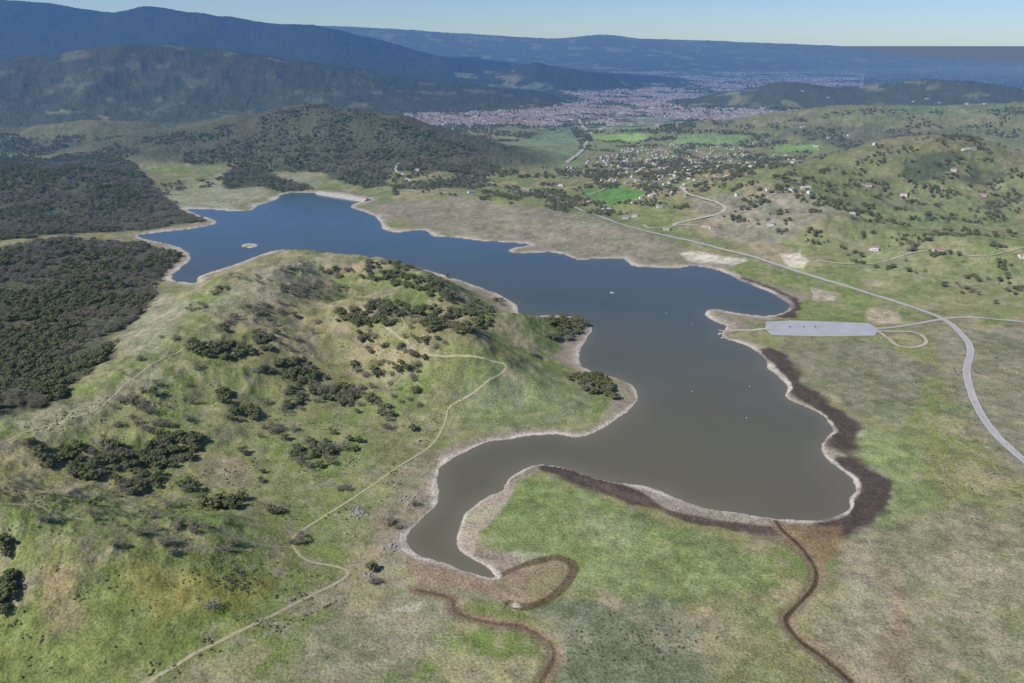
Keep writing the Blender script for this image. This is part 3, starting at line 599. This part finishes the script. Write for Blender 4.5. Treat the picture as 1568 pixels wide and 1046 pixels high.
# boat dock
m_wood=simple('dock_planks',(.5,.48,.45),1,.2); m_white=simple('white_gelcoat',(.8,.8,.8),1,.05,.3)
for (p1,p2) in (((1101,506),(1124,509)),((1104,518),(1128,512))):
    g=ground0([p1,p2]); a_,b_=g; L_=np.linalg.norm(b_-a_); ang=math.atan2(*(b_-a_)[::-1]); mb=MB(); mb.box(0,L_,-1.1,1.1,.45,.62,0); mb.box(-.5,5,-3,-1.1,.45,.62,0)
    for i in range(int(L_/4)+1):
        for s_ in (-1.2,1.2): mb.tube((i*4,s_,-1.5),(i*4,s_,1.2),.14,.14,1,6,True)
    o=link(bpy.data.objects.new('boat_dock',mb.mesh('boat_dock',[m_wood,m_white]))); o.location=(a_[0],a_[1],0); o.rotation_euler=(0,0,ang)
def boat_mesh():
    mb=MB(); st=[(-3.5,1.1),(-1,1.25),(1.5,1.05),(3,.5),(3.8,.03)]
    for i in range(4):
        (x0,w0),(x1,w1_)=st[i],st[i+1]
        for s_ in (-1,1):
            mb.face([(x0,s_*w0,.9),(x1,s_*w1_,1.0),(x1,s_*w1_*.5,-.1),(x0,s_*w0*.6,-.2)],0)
        mb.face([(x0,-w0,.9),(x1,-w1_,1.0),(x1,w1_,1.0),(x0,w0,.9)],0)
    mb.face([(-3.5,-1.1,.9),(-3.5,1.1,.9),(-3.5,.66,-.2),(-3.5,-.66,-.2)],0)
    mb.box(-1,1.2,-.7,.7,.9,1.7,0); mb.box(.4,1.25,-.65,.65,1.2,1.6,1); mb.box(-3.9,-3.5,-.25,.25,.3,1.3,1); mb.box(-1.3,1.0,-.9,.9,1.9,1.98,0)
    return mb.mesh('motor_boat',[m_white,m_glass])
bm_=boat_mesh()
for (u,v,ro) in ((937,449,-.3),(1103,512,.4)):
    g=ground0([(u,v)])[0]; o=link(bpy.data.objects.new('motor_boat',bm_)); o.location=(g[0],g[1],.1); o.rotation_euler=(0,0,ro); o.scale=(1.3,1.3,1.3)
mb=MB(); mb.tube((0,0,-.3),(0,0,.5),.55,.55,0,10,True); mb.tube((0,0,.5),(0,0,1.5),.35,.12,0,8,True); bu=mb.mesh('buoy',[m_white])
for (u,v) in ((1060,497),(1148,592),(1143,640),(1060,600),(1020,480)):
    g=ground0([(u,v)])[0]
    if poly_sdf(LK,np.array([g[0]]),np.array([g[1]]))[0]<-5:
        o=link(bpy.data.objects.new('buoy',bu)); o.location=(g[0],g[1],0)
# dam
m_conc=simple('dam_face_riprap',(.44,.41,.35),.05,.2)
g=ground0([(488,297),(562,309)]); a_,b_=g; L_=np.linalg.norm(b_-a_); ang=math.atan2(*(b_-a_)[::-1])
mb=MB(); n=20
sec=[(-24,-3),(-3,9),(-3,9.6),(3,9.6),(3,9),(30,-3)]
for i in range(n):
    for j in range(5):
        x0,x1=L_*i/n,L_*(i+1)/n; mb.face([(x0,sec[j][0],sec[j][1]),(x1,sec[j][0],sec[j][1]),(x1,sec[j+1][0],sec[j+1][1]),(x0,sec[j+1][0],sec[j+1][1])],0)
mb.face([(0,q[0],q[1]) for q in sec],0); mb.face([(L_,q[0],q[1]) for q in sec][::-1],0)
o=link(bpy.data.objects.new('dam',mb.mesh('dam',[m_conc]))); o.location=(a_[0],a_[1]+8,0); o.rotation_euler=(0,0,ang)
# houses
m_wall=[simple('stucco_cream',(.66,.58,.48),.5,.1),simple('stucco_white',(.75,.73,.69),.5,.1)]
m_roof=[simple('roof_tile',(.36,.22,.17),.5,.2),simple('roof_grey',(.28,.26,.25),.5,.2),simple('roof_pale',(.52,.48,.44),.5,.1)]
def house_mesh(w,d,h,wall,roof,wing):
    mb=MB()
    def blk(x0,x1,y0,y1,h):
        mb.box(x0,x1,y0,y1,-2,h,0); xm=(y0+y1)/2; e=.6; t=h+(y1-y0)*.26
        mb.face([(x0-e,y0-e,h-.05),(x1+e,y0-e,h-.05),(x1+e,xm,t),(x0-e,xm,t)],1); mb.face([(x0-e,xm,t),(x1+e,xm,t),(x1+e,y1+e,h-.05),(x0-e,y1+e,h-.05)],1)
        for xx in (x0,x1): mb.face([(xx,y0,h),(xx,y1,h),(xx,xm,t-.15)],0)
        n=int((x1-x0)/3)
        for i in range(n):
            xx=x0+1+i*3
            for yy in (y0-.03,y1+.03): mb.face([(xx,yy,1),(xx+1.3,yy,1),(xx+1.3,yy,2.3),(xx,yy,2.3)],2)
    blk(-w/2,w/2,-d/2,d/2,h)
    if wing: blk(-w/2-5,-w/2-.01,-d/2+1,d/2+3,h*.75)
    mb.face([(-.5,-d/2-.06,0),(.5,-d/2-.06,0),(.5,-d/2-.06,2.1),(-.5,-d/2-.06,2.1)],3)
    mb.box(w*.2,w*.2+.8,-.4,.4,h,h+d*.26+1,0)
    return mb.mesh('house',[wall,roof,m_glass,m_wood])
HM=[house_mesh(16,10,4.5,m_wall[0],m_roof[0],True),house_mesh(14,9,5.5,m_wall[1],m_roof[1],False),house_mesh(18,10,4,m_wall[0],m_roof[2],True),house_mesh(13,9,6,m_wall[1],m_roof[0],True)]
hp=[(1222,283),(1235,289),(1212,292),(1240,296),(1100,270),(1115,271),(1055,268),(958,335),(972,332),(905,310),(1095,350),(1082,347),(1020,352),(1490,229),(1480,231),(1075,243),(1120,246),(1035,247),(1005,243),(980,244),(1150,250),(1100,240),(640,262),(720,296),(1340,383),(1440,385),(1570,395),(890,314),(930,322),(1000,300),(860,285),(1010,318),(1130,300),(1180,292),(1270,212),(1300,208),(1380,206),(1230,196),(1400,156),(1460,262),(1385,300),(1310,330),(1180,345),(1505,300),(1330,285),(1250,225),(1340,222),(1440,158),(1510,160),(1420,152),(1480,160),(1230,140),(1270,150)]
for (x,y,z),(u,v) in zip(cast(hp),hp):
    o=link(bpy.data.objects.new('ranch_house',HM[r.randint(4)])); s_=1.15; o.location=(x,y,z+.3); o.scale=(s_,s_,s_); o.rotation_euler=(0,0,r.uniform(-.6,.6))
w=cast([(860,262),(960,228),(1050,215),(1200,222),(1240,250),(1180,268),(1050,300),(960,315),(880,300)])[:,:2]; x,y=in_poly(w,900,91); k=(fbm(x/120,y/120,2,2)>-.05)&offfield(x,y); x,y=x[k],y[k]
scatter('valley_houses',HM,place(x,y,-.3),np.full(len(x),.9),rot=np.round(rs.uniform(0,4,len(x)))*1.57+.4)
n=48000; D=np.exp(rs.uniform(np.log(4800),np.log(15000),n)); x=D*rs.uniform(-.13,.42,n); k=(fbm(x/420,D/420,3,1)>-.1)&offfield(x,D)&(Hg(x,D)<45)&((x/D<.18)|(rs.rand(n)<.6)); x,D=x[k],D[k]
x=np.round(x/26)*26+rs.uniform(-3,3,len(x)); D=np.round(D/40)*40+rs.uniform(-4,4,len(D))
scatter('town_houses',HM,place(x,D,-.3),np.full(len(x),1.4),rot=np.round(rs.uniform(0,4,len(x)))*1.57)
n=30000; D=np.exp(rs.uniform(np.log(4300),np.log(15000),n)); x=D*rs.uniform(-.16,.5,n); k=(fbm(x/250,D/250,3,4)>-.1)&(Hg(x,D)<60)&offfield(x,D); x,D=x[k],D[k]
scatter('town_trees',LIVE+WARM[:1],place(x,D),rs.uniform(.9,1.6,len(x)))
# rocks
m_rock=simple('grey_rock',(.38,.36,.32),.8,.4)
def rocks(u,v,n,spread,seed):
    rr=np.random.RandomState(seed); c_=cast([(u,v)])[0]; mb=MB()
    for i in range(n):
        x,y=c_[0]+rr.normal()*spread,c_[1]+rr.normal()*spread; z=float(Hg(x,y)); s_=rr.uniform(.5,1.9); k=len(mb.v); seg=7
        for a_,(rad,hh) in enumerate(((1,-.3),(1.05,.3),(.75,.85),(.3,1.1))):
            for j in range(seg):
                t=6.283*j/seg+a_*.3; q=rad*s_*rr.uniform(.75,1.15); mb.v.append((x+q*math.cos(t)-c_[0],y+q*math.sin(t)-c_[1],z+hh*s_*rr.uniform(.8,1.1)-c_[2]))
        for a_ in range(3):
            for j in range(seg): mb.f.append([k+a_*seg+j,k+a_*seg+(j+1)%seg,k+(a_+1)*seg+(j+1)%seg,k+(a_+1)*seg+j]); mb.m.append(0)
        mb.f.append([k+3*seg+j for j in range(seg)]); mb.m.append(0)
    o=link(bpy.data.objects.new('rock_outcrop',mb.mesh('rock_outcrop',[m_rock]))); o.location=tuple(c_)
for a_ in ((548,785,38,4.5,1),(566,882,30,3.2,2),(700,615,14,3.5,3),(752,620,8,4,4),(620,765,16,5,5),(598,838,12,5,6),(535,820,5,3,7),(1498,884,4,1.2,8),(1440,948,4,1,9),(1475,850,3,1,10)): rocks(*a_)
# ------------------------------------------------------------------ light, sky, camera
sd_=Vector((-.80,-.42,0)).normalized(); EL=math.radians(44); sv=Vector((sd_.x*math.cos(EL),sd_.y*math.cos(EL),math.sin(EL)))
l=bpy.data.lights.new('sun','SUN'); l.energy=5.0; l.angle=math.radians(.53); l.color=(1,.955,.89); o=link(bpy.data.objects.new('sun',l)); o.rotation_euler=sv.to_track_quat('Z','Y').to_euler(); o.location=(0,0,3000)
wd=bpy.data.worlds.new('World'); bpy.context.scene.world=wd; wd.use_nodes=True; nt=wd.node_tree; bg=nt.nodes['Background']; sk=nt.nodes.new('ShaderNodeTexSky'); sk.sky_type='NISHITA'; sk.sun_disc=False
sk.sun_elevation=EL; sk.sun_rotation=math.atan2(sd_.x,sd_.y); sk.altitude=500; sk.air_density=1.0; sk.dust_density=.2; sk.ozone_density=4.0
tint=nt.nodes.new('ShaderNodeMix'); tint.data_type='RGBA'; tint.blend_type='MULTIPLY'; tint.inputs[0].default_value=1; tint.inputs[7].default_value=(.68,.83,1.10,1)
nt.links.new(sk.outputs[0],tint.inputs[6]); nt.links.new(tint.outputs[2],bg.inputs[0]); bg.inputs[1].default_value=.10
cam=bpy.data.cameras.new('camera'); cam.lens=28; cam.sensor_width=36; cam.clip_start=5; cam.clip_end=400000
o=link(bpy.data.objects.new('camera',cam)); o.location=(0,0,CZ); o.rotation_euler=(math.pi/2-PITCH,0,0); bpy.context.scene.camera=o
sc=bpy.context.scene; sc.view_settings.view_transform='Standard'; sc.view_settings.look='None'; sc.view_settings.exposure=0
print('done',time.time()-T0)
